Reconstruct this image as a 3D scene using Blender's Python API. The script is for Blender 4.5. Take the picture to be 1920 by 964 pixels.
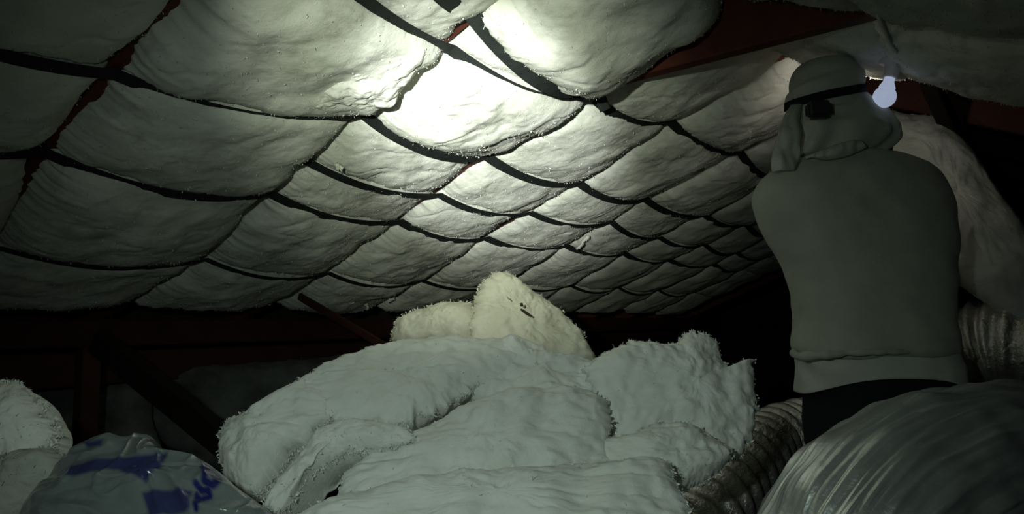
import bpy, bmesh, math, random
from mathutils import Vector, noise, Matrix
random.seed(7)
for o in list(bpy.data.objects): bpy.data.objects.remove(o, do_unlink=True)
sc = bpy.context.scene
COL = sc.collection

# ------------------------------------------------------------------ camera
CZ = 1.12                      # eye height above the attic floor
F = 1400.0                     # focal length in pixels of the 1920 wide frame
PITCH = math.radians(4.62)
cam_d = bpy.data.cameras.new('camera'); cam = bpy.data.objects.new('camera', cam_d); COL.objects.link(cam)
cam_d.sensor_width = 36.0; cam_d.lens = 36.0 * F / 1920.0; cam_d.clip_start = 0.02
cam.location = (0, 0, CZ); cam.rotation_euler = (math.pi / 2 + PITCH, 0, 0)
sc.camera = cam

# ------------------------------------------------------------------ world, torch, exposure
w = bpy.data.worlds.new('night'); sc.world = w; w.use_nodes = True
w.node_tree.nodes['Background'].inputs[0].default_value = (0.0, 0.0, 0.0, 1)
w.node_tree.nodes['Background'].inputs[1].default_value = 0.0
vs = sc.view_settings; vs.view_transform = 'Standard'; vs.look = 'None'; vs.gamma = 1.0; vs.use_curve_mapping = False
vs.exposure = 0.0
sc.cycles.max_bounces = 5; sc.cycles.diffuse_bounces = 3; sc.cycles.use_denoising = True; sc.cycles.adaptive_threshold = .06

CAM = Vector((0, 0, CZ))
def ray(x, y):
    X = (x - 960) / F; Y = -(y - 482) / F; c, s = math.cos(PITCH), math.sin(PITCH)
    return Vector((X, c - s * Y, s + c * Y))
def P(x, y, d):                # a point at depth d seen at that spot
    return CAM + ray(x, y) * d

def spot(name, loc, target, power, size, blend, color, radius=0.02):
    l = bpy.data.lights.new(name, 'SPOT'); l.energy = power; l.spot_size = math.radians(size); l.spot_blend = blend
    l.color = color; l.shadow_soft_size = radius
    o = bpy.data.objects.new(name, l); COL.objects.link(o); o.location = loc
    o.rotation_euler = (Vector(target) - Vector(loc)).to_track_quat('-Z', 'Y').to_euler()
    return o
TORCH = CAM + Vector((-0.26, 0.0, 0.17))
HOT = P(915, 262, 2.3)
spot('torch_beam', TORCH, HOT, 440.0, 21.5, 1.0, (0.96, 1.0, 0.94))
spot('torch_halo', TORCH, P(905, 285, 2.4), 92.0, 38, 1.0, (0.93, 1.0, 0.78))
spot('torch_spill', TORCH, P(880, 790, 1.5), 23.0, 90, 1.0, (0.82, 1.0, 0.90))

# ------------------------------------------------------------------ roof frame
AZ, SL = math.radians(36.64), math.radians(22.40)
O1 = Vector((-.807, 1.536, .548 + CZ))
A = Vector((math.sin(AZ), math.cos(AZ), 0))           # along the straps, away to the right
H = Vector((math.cos(AZ), -math.sin(AZ), 0))          # level, towards the ridge and beyond
UP = H * math.cos(SL) + Vector((0, 0, math.sin(SL)))  # up the far slope
N1 = A.cross(UP).normalized()                         # into the attic
BAY = 0.6
VR = 0.91                                             # ridge
O2 = O1 + UP * VR                                     # on the ridge
DN = H * math.cos(SL) - Vector((0, 0, math.sin(SL)))  # down the near slope
N2 = DN.cross(A).normalized()
if N2.z > 0: N2 = -N2
def un1(x, y):
    r = ray(x, y); t = (O1 - CAM).dot(N1) / r.dot(N1); d = CAM + r * t - O1
    return d.dot(A) / BAY, d.dot(UP)

# ------------------------------------------------------------------ helpers
def fbm(p, f, octv=3):
    return noise.fractal(p * f, 0.9, 2.1, octv)
def puff(p):
    return .0060 * (abs(noise.noise(p * 16)) - .25) + .0040 * (abs(noise.noise(p * 37)) - .25) + .0022 * (abs(noise.noise(p * 80)) - .25)
def mesh_obj(name, verts, faces, mat, parent=None, smooth=True):
    me = bpy.data.meshes.new(name); me.from_pydata([tuple(v) for v in verts], [], faces)
    if smooth: me.polygons.foreach_set('use_smooth', [True] * len(me.polygons))
    if mat: me.materials.append(mat)
    me.update()
    o = bpy.data.objects.new(name, me); COL.objects.link(o)
    if parent: o.parent = parent
    return o
def tag(o, label=None, cat=None, group=None, kind=None):
    if label: o['label'] = label
    if cat: o['category'] = cat
    if group: o['group'] = group
    if kind: o['kind'] = kind
    return o
def empty(name, loc):
    o = bpy.data.objects.new(name, None); COL.objects.link(o); o.location = loc; o.empty_display_size = .05
    return o
def adopt(child, parent):      # parent keeping the world placement
    child.parent = parent; child.matrix_parent_inverse = Matrix.Translation(parent.location).inverted()
    return child
def bar(p0, p1, wid, hei, upv=Vector((0, 0, 1)), bev=0.004):
    """a bevelled rectangular bar from p0 to p1: wid across, hei along upv; p0/p1 on its axis"""
    d = (p1 - p0).normalized(); sx = d.cross(upv).normalized(); sy = sx.cross(d).normalized()
    prof = []
    for cx, cy in ((1, 1), (-1, 1), (-1, -1), (1, -1)):
        a0 = (cx * wid / 2, cy * (hei / 2 - bev)); b0 = (cx * (wid / 2 - bev), cy * hei / 2)
        prof += [a0, b0] if cx * cy > 0 else [b0, a0]
    v = []; f = []
    for q in (p0, p1):
        for x, y in prof: v.append(q + sx * x + sy * y)
    n = len(prof)
    for k in range(n): f.append((k, (k + 1) % n, n + (k + 1) % n, n + k))
    f.append(tuple(range(n - 1, -1, -1))); f.append(tuple(range(n, 2 * n)))
    return v, f
def bar_obj(name, p0, p1, wid, hei, mat, parent=None, upv=Vector((0, 0, 1)), bev=.004):
    v, f = bar(p0, p1, wid, hei, upv, bev); return mesh_obj(name, v, f, mat, parent, False)
def catmull(pts, n, closed=True):
    m = len(pts); out = []
    for k in range(n):
        t = k / n * m if closed else k / (n - 1) * (m - 1)
        i = min(int(t), m - 1 if closed else m - 2); u = t - i
        g = (lambda j: pts[j % m]) if closed else (lambda j: pts[max(0, min(m - 1, j))])
        p0, p1, p2, p3 = g(i - 1), g(i), g(i + 1), g(i + 2)
        out.append(p1 * 1.0 + (p2 - p0) * (.5 * u) + (p0 * 2 - p1 * 5 + p2 * 4 - p3) * (.5 * u * u) + (p1 * 3 - p0 - p2 * 3 + p3) * (.5 * u ** 3))
    return out
def add_fibres(verts, faces, count, lo=.005, hi=.018, width=.0011, sel=None):
    """loose glass fibres: slivers that stand off the surface"""
    nf = len(faces)
    pool = sel if sel else range(nf)
    pool = list(pool)
    for _ in range(count):
        q = faces[random.choice(pool)]
        a, b, c = verts[q[0]], verts[q[1]], verts[q[2]]
        nn = (b - a).cross(c - a)
        if nn.length < 1e-12: continue
        nn.normalize()
        d = (nn * random.uniform(.3, 1.0) + Vector((random.gauss(0, .6), random.gauss(0, .6), random.gauss(0, .6)))).normalized()
        L = lo + (hi - lo) * random.random() ** 2.2
        s = d.cross(Vector((random.random(), random.random(), random.random() + .1))).normalized() * width
        e = a + (b - a) * random.random() + (c - a) * random.random() * .5
        k = len(verts); mid = e + d * L * .6 + Vector((random.gauss(0, .2), random.gauss(0, .2), random.gauss(0, .2))) * L
        verts += [e - s, e + s, mid, e + d * L]
        faces.append((k, k + 1, k + 2)); faces.append((k + 1, k + 3, k + 2))
def tube(pts, radii, seg=24, disp=None, cap=True):
    v = []; f = []; m = len(pts)
    upv = Vector((0, 0, 1)); sx = None
    for k in range(m):
        d = (pts[min(k + 1, m - 1)] - pts[max(k - 1, 0)]).normalized()
        if sx is None:
            sx = d.cross(upv)
            if sx.length < 1e-3: sx = d.cross(Vector((1, 0, 0)))
            sx.normalize()
        sx = (sx - d * sx.dot(d)).normalized(); sy = d.cross(sx)
        r = radii[k] if isinstance(radii, (list, tuple)) else radii
        for j in range(seg):
            a = 2 * math.pi * j / seg
            rr = r + (disp(k, m, a, pts[k]) if disp else 0)
            v.append(pts[k] + (sx * math.cos(a) + sy * math.sin(a)) * rr)
    for k in range(m - 1):
        for j in range(seg):
            j2 = (j + 1) % seg
            f.append((k * seg + j, k * seg + j2, (k + 1) * seg + j2, (k + 1) * seg + j))
    if cap:
        f.append(tuple(range(seg - 1, -1, -1))); f.append(tuple(range((m - 1) * seg, m * seg)))
    return v, f

# ------------------------------------------------------------------ materials
def mat(name, col, rough=.8, metal=0.0, var=0.0, vscale=8.0, bump=0.0, bscale=60.0, col2=None, sheen=0.0, emis=None, estr=0.0, spec=None, sss=0.0, coat=0.0, smudge=None):
    m = bpy.data.materials.new(name); m.use_nodes = True; nt = m.node_tree; b = nt.nodes['Principled BSDF']
    b.inputs['Base Color'].default_value = (*col, 1); b.inputs['Roughness'].default_value = rough; b.inputs['Metallic'].default_value = metal
    if spec is not None: b.inputs['Specular IOR Level'].default_value = spec
    if coat: b.inputs['Coat Weight'].default_value = coat; b.inputs['Coat Roughness'].default_value = .12
    if sss:
        b.inputs['Subsurface Weight'].default_value = sss; b.inputs['Subsurface Radius'].default_value = (1.0, 1.0, .85); b.inputs['Subsurface Scale'].default_value = .014
    if sheen: b.inputs['Sheen Weight'].default_value = sheen
    if emis: b.inputs['Emission Color'].default_value = (*emis, 1); b.inputs['Emission Strength'].default_value = estr
    tc = nt.nodes.new('ShaderNodeTexCoord')
    if var or col2:
        n = nt.nodes.new('ShaderNodeTexNoise'); n.inputs['Scale'].default_value = vscale; n.inputs['Detail'].default_value = 5; n.inputs['Roughness'].default_value = .6
        nt.links.new(tc.outputs['Object'], n.inputs['Vector'])
        r = nt.nodes.new('ShaderNodeValToRGB'); c2 = col2 or tuple(max(0, c * (1 - var)) for c in col)
        r.color_ramp.elements[0].position = .34; r.color_ramp.elements[0].color = (*c2, 1)
        r.color_ramp.elements[1].position = .62; r.color_ramp.elements[1].color = (*col, 1)
        nt.links.new(n.outputs['Fac'], r.inputs['Fac']); nt.links.new(r.outputs['Color'], b.inputs['Base Color'])
        if smudge:   # grey dirt streaks in the wool
            mp = nt.nodes.new('ShaderNodeMapping'); mp.inputs['Scale'].default_value = (1.0, 1.0, 2.2); mp.inputs['Rotation'].default_value = (.3, .5, .6)
            n2 = nt.nodes.new('ShaderNodeTexNoise'); n2.inputs['Scale'].default_value = 5.5; n2.inputs['Detail'].default_value = 7; n2.inputs['Roughness'].default_value = .7; n2.inputs['Distortion'].default_value = .6
            r2 = nt.nodes.new('ShaderNodeValToRGB'); r2.color_ramp.elements[0].position = .52; r2.color_ramp.elements[1].position = .74
            r2.color_ramp.elements[0].color = (0, 0, 0, 1); r2.color_ramp.elements[1].color = (.8, .8, .8, 1)
            mx = nt.nodes.new('ShaderNodeMix'); mx.data_type = 'RGBA'; mx.inputs[7].default_value = (*smudge, 1)
            nt.links.new(tc.outputs['Object'], mp.inputs['Vector']); nt.links.new(mp.outputs['Vector'], n2.inputs['Vector']); nt.links.new(n2.outputs['Fac'], r2.inputs['Fac'])
            nt.links.new(r2.outputs['Color'], mx.inputs[0]); nt.links.new(r.outputs['Color'], mx.inputs[6]); nt.links.new(mx.outputs[2], b.inputs['Base Color'])
    if bump:
        n = nt.nodes.new('ShaderNodeTexNoise'); n.inputs['Scale'].default_value = bscale; n.inputs['Detail'].default_value = 6; n.inputs['Roughness'].default_value = .65
        bp = nt.nodes.new('ShaderNodeBump'); bp.inputs['Strength'].default_value = bump; bp.inputs['Distance'].default_value = .01
        nt.links.new(tc.outputs['Object'], n.inputs['Vector']); nt.links.new(n.outputs['Fac'], bp.inputs['Height']); nt.links.new(bp.outputs['Normal'], b.inputs['Normal'])
    return m
M = {}
M['wool'] = mat('glass_wool', (.80, .81, .74), 1.0, var=.14, vscale=7, bump=.25, bscale=110, col2=(.68, .70, .61), spec=.03, smudge=(.36, .37, .32))
M['wool_pile'] = mat('glass_wool_white', (.80, .83, .79), 1.0, var=.12, vscale=9, bump=.25, bscale=110, col2=(.72, .75, .68), spec=.03)
M['wool_yellow'] = mat('glass_wool_cream', (.83, .81, .68), 1.0, var=.12, vscale=9, bump=.25, bscale=110, col2=(.74, .72, .58), spec=.03)
M['wool_dim'] = mat('glass_wool_dimmed', (.42, .44, .40), 1.0, var=.2, vscale=6, bump=.3, bscale=90, col2=(.30, .32, .28), spec=.03)  # same wool with a darker base: weak light put into the colour
M['wool_shade'] = mat('glass_wool_shaded', (.13, .14, .13), 1.0, var=.3, vscale=6, bump=.3, bscale=60, col2=(.05, .055, .05), spec=.03)  # wool darkened further, painting in the gloom under the eave boards
M['strap'] = mat('strap_webbing', (.018, .022, .020), .75, var=.3, vscale=30, bump=.3, bscale=180, spec=.25)
M['red'] = mat('red_oxide_timber', (.115, .030, .018), .62, var=.35, vscale=10, bump=.15, bscale=50, spec=.3)
M['red_shade'] = mat('shaded_red_timber', (.055, .018, .012), .75, var=.35, vscale=10, bump=.15, bscale=50, spec=.2)  # the red timber darkened: shade on unlit members put into the colour
M['black_wood'] = mat('black_timber', (.012, .009, .008), .85, var=.3, vscale=10, spec=.1)  # near-black base for the brace and strut
M['deck'] = mat('dark_roof_deck', (.035, .028, .026), .8, var=.3, vscale=6, bump=.2, bscale=30, spec=.2)
M['floor'] = mat('dusty_floor', (.05, .045, .04), .95, var=.3, vscale=5, bump=.3, bscale=40, spec=.1)
M['shirt'] = mat('knit_sweatshirt', (.36, .37, .31), .95, var=.12, vscale=12, bump=.35, bscale=260, sheen=.1, spec=.1)
M['vest'] = mat('cotton_undershirt', (.46, .47, .42), .95, var=.08, vscale=12, bump=.25, bscale=240, spec=.1)
M['trouser'] = mat('black_trousers', (.010, .011, .013), .9, var=.2, vscale=15, bump=.2, bscale=200, spec=.15)
M['cloth'] = mat('headcloth_cotton', (.42, .43, .37), .95, var=.1, vscale=18, bump=.35, bscale=200, spec=.1)
M['black'] = mat('black_plastic', (.012, .014, .014), .45, spec=.4)
M['elastic'] = mat('black_elastic', (.010, .011, .012), .9, bump=.4, bscale=300, spec=.1)
M['skin'] = mat('skin', (.45, .27, .19), .55, var=.08, vscale=25)
M['glove'] = mat('work_glove', (.30, .30, .27), .9, bump=.3, bscale=150)
M['foil'] = mat('silver_foil_jacket', (.50, .53, .51), .36, metal=.66, var=.2, vscale=5, bump=.22, bscale=34, coat=.6)
M['foil2'] = mat('crinkled_foil', (.62, .60, .55), .2, metal=.8, var=.4, vscale=9, bump=.9, bscale=30, coat=.8)
M['bulb'] = mat('opal_bulb_glass', (.80, .80, .92), .12, emis=(.62, .73, 1.0), estr=.42)
M['ceramic'] = mat('white_lampholder', (.82, .78, .80), .4)
M['cable'] = mat('grey_cable', (.42, .43, .38), .6)
M['twig'] = mat('dry_twig', (.04, .025, .015), .9)
M['splinter'] = mat('pale_splinter', (.35, .28, .18), .9)
M['lens'] = mat('headlamp_lens', (.9, .9, .85), .1, emis=(1.0, .93, .78), estr=6.0)

# bag film: clear milky plastic with a blue print that is stored on the mesh
def film_mat():
    m = bpy.data.materials.new('printed_plastic_film'); m.use_nodes = True; nt = m.node_tree; b = nt.nodes['Principled BSDF']
    at = nt.nodes.new('ShaderNodeAttribute'); at.attribute_name = 'print'
    mx = nt.nodes.new('ShaderNodeMix'); mx.data_type = 'RGBA'
    mx.inputs[6].default_value = (.13, .155, .155, 1); mx.inputs[7].default_value = (.012, .014, .09, 1)
    nt.links.new(at.outputs['Fac'], mx.inputs[0]); nt.links.new(mx.outputs[2], b.inputs['Base Color'])
    b.inputs['Roughness'].default_value = .22; b.inputs['Coat Weight'].default_value = .3
    tc = nt.nodes.new('ShaderNodeTexCoord'); n = nt.nodes.new('ShaderNodeTexNoise'); n.inputs['Scale'].default_value = 16; n.inputs['Detail'].default_value = 4
    bp = nt.nodes.new('ShaderNodeBump'); bp.inputs['Strength'].default_value = .35; bp.inputs['Distance'].default_value = .02
    nt.links.new(tc.outputs['Object'], n.inputs['Vector']); nt.links.new(n.outputs['Fac'], bp.inputs['Height']); nt.links.new(bp.outputs['Normal'], b.inputs['Normal'])
    return m
M['film'] = film_mat()

# ------------------------------------------------------------------ the shell: floor, roof decks, end walls
def slab(name, pts, thick, m, nrm):
    v = [p for p in pts] + [p + nrm * thick for p in pts]; n = len(pts)
    f = [tuple(range(n)), tuple(range(2 * n - 1, n - 1, -1))] + [(k, n + k, n + (k + 1) % n, (k + 1) % n) for k in range(n)]
    o = mesh_obj(name, v, f, m, None, False); o['kind'] = 'structure'; return o
I0, I1 = -3.2, 12.2            # ends of the roof in bays
VE = -1.62                     # eave
WE = 2.45                      # other eave, measured down from the ridge
def R1(i, v, n=0.0): return O1 + A * (BAY * i) + UP * v + N1 * n
def R2(i, wv, n=0.0): return O2 + A * (BAY * i) + DN * wv + N2 * n
far_deck = slab('ceiling', [R1(I0, VE, -.12), R1(I1, VE, -.12), R1(I1, VR + .05, -.12), R1(I0, VR + .05, -.12)], .02, M['deck'], -N1)
near_deck = slab('ceiling', [R2(I0, -.05, -.12), R2(I1, -.05, -.12), R2(I1, WE, -.12), R2(I0, WE, -.12)], .02, M['deck'], -N2)
def G(i, v): q = R1(i, v); return Vector((q.x, q.y, 0))
def G2(i, v): q = R2(i, v); return Vector((q.x, q.y, 0))
slab('floor', [G(I0, VE - .6), G(I1, VE - .6), G2(I1, WE), G2(I0, WE)], .05, M['floor'], Vector((0, 0, -1)))
for nm, i in (('wall_back', I1), ('wall_front', I0)):
    pts = [G(i, VE), R1(i, VE, -.12), R1(i, VR, -.14), R2(i, WE, -.12), G2(i, WE)]
    slab(nm, pts, .03, M['deck'], A if i > 0 else -A)
wl = slab('wall_left', [G(I0, VE), G(I1, VE), R1(I1, VE, -.12), R1(I0, VE, -.12)], .03, M['deck'], -H)
wr = slab('wall_right', [G2(I0, WE), G2(I1, WE), R2(I1, WE, -.12), R2(I0, WE, -.12)], .03, M['deck'], H)

# rafters: pieces of the two roof slopes
for i in range(-1, 11):
    bar_obj('rafter', R1(i, VE + .05, -.055), R1(i, VR - .02, -.055), .045, .11, M['red'], far_deck, N1)
for i in range(-1, 11):
    bar_obj('rafter', R2(i, .02, -.055), R2(i, WE - .05, -.055), .045, .11, M['red_shade'], near_deck, N2)
rb = bar_obj('ridge_board', R1(I0 + .1, VR) + Vector((0, 0, .07)), R1(I1 - .1, VR) + Vector((0, 0, .07)), .04, .15, M['red_shade'])
tag(rb, 'dark red ridge board running along the roof peak', 'ridge board')

# ------------------------------------------------------------------ insulation batts on the far slope
NODE = {(0, 2): (215, 127), (0, 3): (85, 275), (1, 1): (842, 82), (1, 2): (680, 205), (1, 2.5): (565, 288), (1, 3): (507, 355), (1, 4): (385, 478),
        (2, 1): (1112, 178), (1, 0): (880, 15), (2, 0): (1112, 152), (2, 2): (910, 285), (2, 2.5): (822, 358), (2, 3): (748, 408), (3, 1): (1255, 222), (3, 2): (1085, 338),
        (3, 2.5): (992, 392), (3, 3): (910, 440), (4, 2): (1208, 368), (4, 3): (1060, 455), (2, 4): (615, 505), (3, 4): (790, 520), (0, 4): (0, 455)}
VST = {-1: VR + .005, 0: .56, 1: .46, 2: .02, 2.5: -.23, 3: -.46, 4: -.87, 5: -1.27}
def node(i, j):
    if (i, j) in NODE: return un1(*NODE[(i, j)])
    if i < 3 or j == -1: return float(i), VST[j]
    return i + .10 * noise.noise(Vector((i * 3.3, j * 5.1, 1.5))), VST[j] + .05 * noise.noise(Vector((i * 4.7, j * 2.9, 8.5)))
WEDGE = []
for x_, y_, sz_, sg_ in ((568, 296, .055, .05), (165, 165, .018, .05), (860, 40, .045, .04), (785, 110, .035, .035), (890, 300, .035, .03), (805, 368, .030, .025), (1060, 350, .020, .03), (960, 412, .022, .05), (465, 388, .028, .04), (70, 300, .012, .04), (1415, 258, .13, .07), (1450, 96, .03, .03)):
    WEDGE.append((*un1(x_, y_), sz_, sg_))
def lerp(a, b, t): return a + (b - a) * t
def sag(s, D=.035): return D * 4 * s * (1 - s)
def cell_mesh(frame, c00, c10, c01, c11, bulge, sagd, ns, nt_, seed, fib, marg=(-.006, -.006), rag=0.0):
    """a batt between two rafters (s) and two straps (t): bulges below the rafters, tucks in at the straps"""
    fr = frame; sd = Vector((seed * 3.17, seed * 1.31, seed * 7.7)); v = []; f = []
    wid = abs(c10[0] - c00[0]) * BAY; hgt = abs(c01[1] - c00[1])
    for b in range(nt_ + 1):
        t0 = b / nt_; t = .5 - .5 * math.cos(math.pi * t0); t = lerp(t, t0, .45)
        for a in range(ns + 1):
            s0 = a / ns; s = .5 - .5 * math.cos(math.pi * s0); s = lerp(s, s0, .4)
            i = lerp(lerp(c00[0], c10[0], s), lerp(c01[0], c11[0], s), t)
            vv = lerp(lerp(c00[1], c10[1], s), lerp(c01[1], c11[1], s), t)
            q0 = Vector((i * BAY, vv, 0)) + sd
            # ragged margins along the rafters
            ms = marg[0] + .034 * max(0, noise.noise(Vector((seed, vv * 7, 1.3))) - .05) + .009 * noise.noise(Vector((seed, vv * 40, 4))) + .006 * noise.noise(Vector((seed, vv * 95, 7)))
            me_ = marg[1] + .034 * max(0, noise.noise(Vector((seed + 9, vv * 7, 6.3))) - .05) + .006 * noise.noise(Vector((seed + 5, vv * 40, 4)))
            if fr is R1:
                for wi, wv_, sz, sg in WEDGE:
                    if abs(wv_ - vv) < 3 * sg:
                        g_ = sz * math.exp(-((vv - wv_) / sg) ** 2)
                        if abs(wi - c00[0]) < .45 and c00[0] > wi - .45: ms += g_ * .5
                        if abs(wi - c10[0]) < .45: me_ += g_ * .5
            i += (ms * (1 - s) ** 3 - me_ * s ** 3) / BAY
            rv = .010 * noise.noise(Vector((i * 9, seed, 2))) + .008 * noise.noise(Vector((i * 40, seed, 5)))
            ye = (2 * abs(t - .5)) ** 6
            lip = (.020 * max(0, noise.noise(Vector((i * 6, seed, 12))) + .1) + .011 * abs(noise.noise(Vector((i * 30, seed, 15)))) + .006 * abs(noise.noise(Vector((i * 75, seed, 19))))) if t < .5 else 0
            vv -= lip * ye
            vv += (rv + rag * (noise.noise(Vector((i * 5, seed, 8))) + .5 * noise.noise(Vector((i * 21, seed, 3))))) * ye * (1 if t < .5 else -.3)
            es = max(0, 1 - abs(2 * s - 1) ** 9) ** .5; et = max(0, 1 - abs(2 * t - 1) ** 4.5) ** .55
            L = -.045 + es * (.045 + sag(s, sagd))
            big = fbm(q0, 3.5, 2); midn = fbm(q0 + Vector((5, 2, 1)), 7, 2)
            st = Vector((q0.x * 3 + q0.y * 3, q0.y * 9 - q0.x * 6, 1.7)) + Vector((midn * .25, midn * .3, 0)); fold = 1 - abs(noise.noise(st)) * 2
            edge = es * (.25 + .75 * et)
            n = L + bulge * es * et * (1 + .45 * big) + (.011 * midn - .009 * max(0, fold - .78) * 3 * max(0, .2 + big) + .75 * puff(q0)) * edge
            v.append(fr(i, vv, n))
    k = ns + 1
    for b in range(nt_):
        for a in range(ns):
            f.append((b * k + a, b * k + a + 1, (b + 1) * k + a + 1, (b + 1) * k + a))
    nn = len(f)
    add_fibres(v, f, fib * 2, .002, .009, .00028)
    # closed back against the deck
    ring = list(range(0, ns + 1)) + [b * k + ns for b in range(1, nt_ + 1)] + [nt_ * k + a for a in range(ns - 1, -1, -1)] + [b * k for b in range(nt_ - 1, 0, -1)]
    base = len(v)
    for q in ring:
        b, a = divmod(q, k); s = a / ns; t = b / nt_
        i = lerp(lerp(c00[0], c10[0], s), lerp(c01[0], c11[0], s), t); vv = lerp(lerp(c00[1], c10[1], s), lerp(c01[1], c11[1], s), t)
        i += (.03 * (1 - 2 * s)) / BAY
        v.append(fr(i, vv, -.10))
    m_ = len(ring)
    for q in range(m_): f.append((ring[q], base + q, base + (q + 1) % m_, ring[(q + 1) % m_]))
    f.append(tuple(base + q for q in range(m_)))
    return v, f

ORD = {-1: 'leftmost', 0: 'second', 1: 'third', 2: 'fourth', 3: 'fifth', 4: 'sixth', 5: 'seventh', 6: 'eighth', 7: 'ninth', 8: 'farthest right'}
ROWN = {(4, 5): 'hanging ragged along the eave', (3, 4): 'between lowest and second black straps', (2.5, 3): 'between second and third black straps',
        (2, 2.5): 'between third and fourth black straps', (2, 3): 'between second and fourth black straps', (1, 2): 'just above the fourth black strap',
        (0, 1): 'narrow under the topmost strap', (-1, 0): 'bulging above the topmost strap', (-1, 1): 'under the ridge'}
SPECIAL = {(1, (1, 2)): 'dazzling white insulation batt in the middle of the torch beam',
           (1, (-1, 0)): 'big bulging insulation batt above the topmost strap, left of red tie beam',
           (1, (0, 1)): 'narrow bright sliver of insulation between the two topmost black straps',
           (2, (-1, 1)): 'insulation batt tucked along the underside of the red tie beam',
           (3, (-1, 1)): 'rounded greyish insulation batt just left of the head cloth'}
TWK = {(1, (-1, 0)): (.085, .085), (0, (2, 3)): (.05, .045), (0, (3, 4)): (.045, .045), (1, (1, 2)): (.05, .045), (0, (1, 2)): (.06, .035), (1, (0, 1)): (.02, .03), (3, (-1, 1)): (.05, .035)}
sd = 0
for i in range(-1, 9):
    if i < 1: rows = [(-1, 1), (1, 2), (2, 3), (3, 4), (4, 5)]
    elif i == 1: rows = [(-1, 0), (0, 1), (1, 2), (2, 2.5), (2.5, 3), (3, 4), (4, 5)]
    else: rows = [(-1, 1), (1, 2), (2, 2.5), (2.5, 3), (3, 4), (4, 5)]
    for rw in rows:
        sd += 1
        hi, lo = rw
        small = lo - hi <= .5
        bulge, sagd = TWK.get((i, rw), (.020 if small else .032, .032))
        far = i >= 5
        ns, nt_ = (40, 24) if far else (110, 48 if small else 80)
        v, f = cell_mesh(R1, node(i, lo), node(i + 1, lo), node(i, hi), node(i + 1, hi), bulge, sagd, ns, nt_, sd, 260 if far else 900,
                         rag=.045 if lo == 5 else 0)
        o = mesh_obj('insulation_batt', v, f, M['wool'])
        lab = SPECIAL.get((i, rw)) or ('%s insulation batt in the %s rafter bay, %s' % ('dim' if i >= 4 else 'pale', ORD[i], ROWN[rw]))
        tag(o, lab, 'insulation', 'insulation batts between the rafters of the far slope')

# near slope: batts end at the fourth rafter, bare beyond it
W = [-.005, .40, .80, 1.25]
NLAB = {(2, 0): 'insulation batt beyond the red tie beam with lit lower edge, over the man',
        (2, 1): 'grey insulation batt with sagging end edge right above the light bulb',
        (2, 2): 'dark insulation batt at the far upper right with drooping edge',
        (1, 0): 'ragged insulation strip at top edge in front of the red tie beam',
        (1, 1): 'greenish grey insulation batt at the top right, beside the cable',
        (1, 2): 'dim insulation batt in the top right corner'}
for i in (1, 2):
    for k in range(3):
        sd += 1
        v, f = cell_mesh(R2, (i, W[k]), (i + 1, W[k]), (i, W[k + 1]), (i + 1, W[k + 1]), .026, .022, 90, 60, sd, 1500, marg=(.004, -.03 if i == 2 else .004))
        o = mesh_obj('insulation_batt', v, f, M['wool_dim'] if i == 1 else M['wool'])
        tag(o, NLAB[(i, k)], 'insulation', 'insulation batts on the near slope')

# ------------------------------------------------------------------ black straps
def strap_pts(nodes, sagd, bulge=0.0, sub=16):
    out = []
    for k in range(len(nodes) - 1):
        a, b = nodes[k], nodes[k + 1]
        for q in range(sub):
            s = q / sub; out.append((lerp(a[0], b[0], s), lerp(a[1], b[1], s) - .018 * 4 * s * (1 - s), .006 + sag(s, sagd[k] if isinstance(sagd, list) else sagd) + .010))
    a = nodes[-1]; out.append((a[0], a[1], .016))
    return out
def strap(name, pts, wid, label, tail=None):
    v = []; f = []
    P3 = [R1(*p) for p in pts]
    ups = [UP] * len(P3); nrm = [N1] * len(P3)
    for k, p in enumerate(P3):
        d = (P3[min(k + 1, len(P3) - 1)] - P3[max(k - 1, 0)]).normalized()
        across = UP - d * UP.dot(d); across.normalize(); nv = d.cross(across).normalized()
        if nv.dot(N1) < 0: nv = -nv
        wv = wid * (1 + .10 * noise.noise(Vector((k * .35, wid * 50, 2)))) * .5
        tw = .12 * noise.noise(Vector((k * .12, 3, wid)))
        ac = across * math.cos(tw) + nv * math.sin(tw)
        v += [p - ac * wv, p + ac * wv, p + ac * wv + nv * .003, p - ac * wv + nv * .003]
    n = len(P3)
    for k in range(n - 1):
        for q in range(4): f.append((k * 4 + q, k * 4 + (q + 1) % 4, k * 4 + 4 + (q + 1) % 4, k * 4 + 4 + q))
    f.append((3, 2, 1, 0)); f.append(tuple((n - 1) * 4 + q for q in range(4)))
    o = mesh_obj(name, v, f, M['strap'], None, False)
    return tag(o, label, 'strap', 'black straps holding up the insulation')
def run(i0, i1, j): return [node(i, j) for i in range(i0, i1 + 1)]
strap('strap', strap_pts([(-1.2, .30), (0, .50)] + run(1, 8, 1), [.035, .035] + [.045] + [.032] * 8), .034, 'long black strap running from the top edge to the head cloth')
strap('strap', strap_pts([(-1, .02)] + run(0, 8, 2), [.032, .045, .045] + [.032] * 8), .036, 'black strap passing directly below the dazzling white batt')
strap('strap', strap_pts(run(1, 8, 2.5), .032), .030, 'black strap starting at the dark red gap, third up from the eave')
strap('strap', strap_pts([(-1, -.40)] + run(0, 8, 3), [.032, .045] + [.032] * 8), .036, 'black strap second up from the eave, sagging deeply at left')
strap('strap', strap_pts([(-1, -.86)] + run(0, 8, 4), .04), .022, 'thin black strap nearest the eave')
s0 = strap('strap', strap_pts([(.1, .66)] + run(1, 2, 0), [.05, .095]), .042, 'slack topmost black strap with a short end hanging by the tie beam')
e0 = R1(*node(2, 0), .015)
tv, tf = bar(e0 + N1 * .003, e0 + A * .03 + H * .02 - Vector((0, 0, .075)), .036, .004, A)
to = mesh_obj('strap_end', tv, tf, M['strap'], s0, False)

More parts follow.
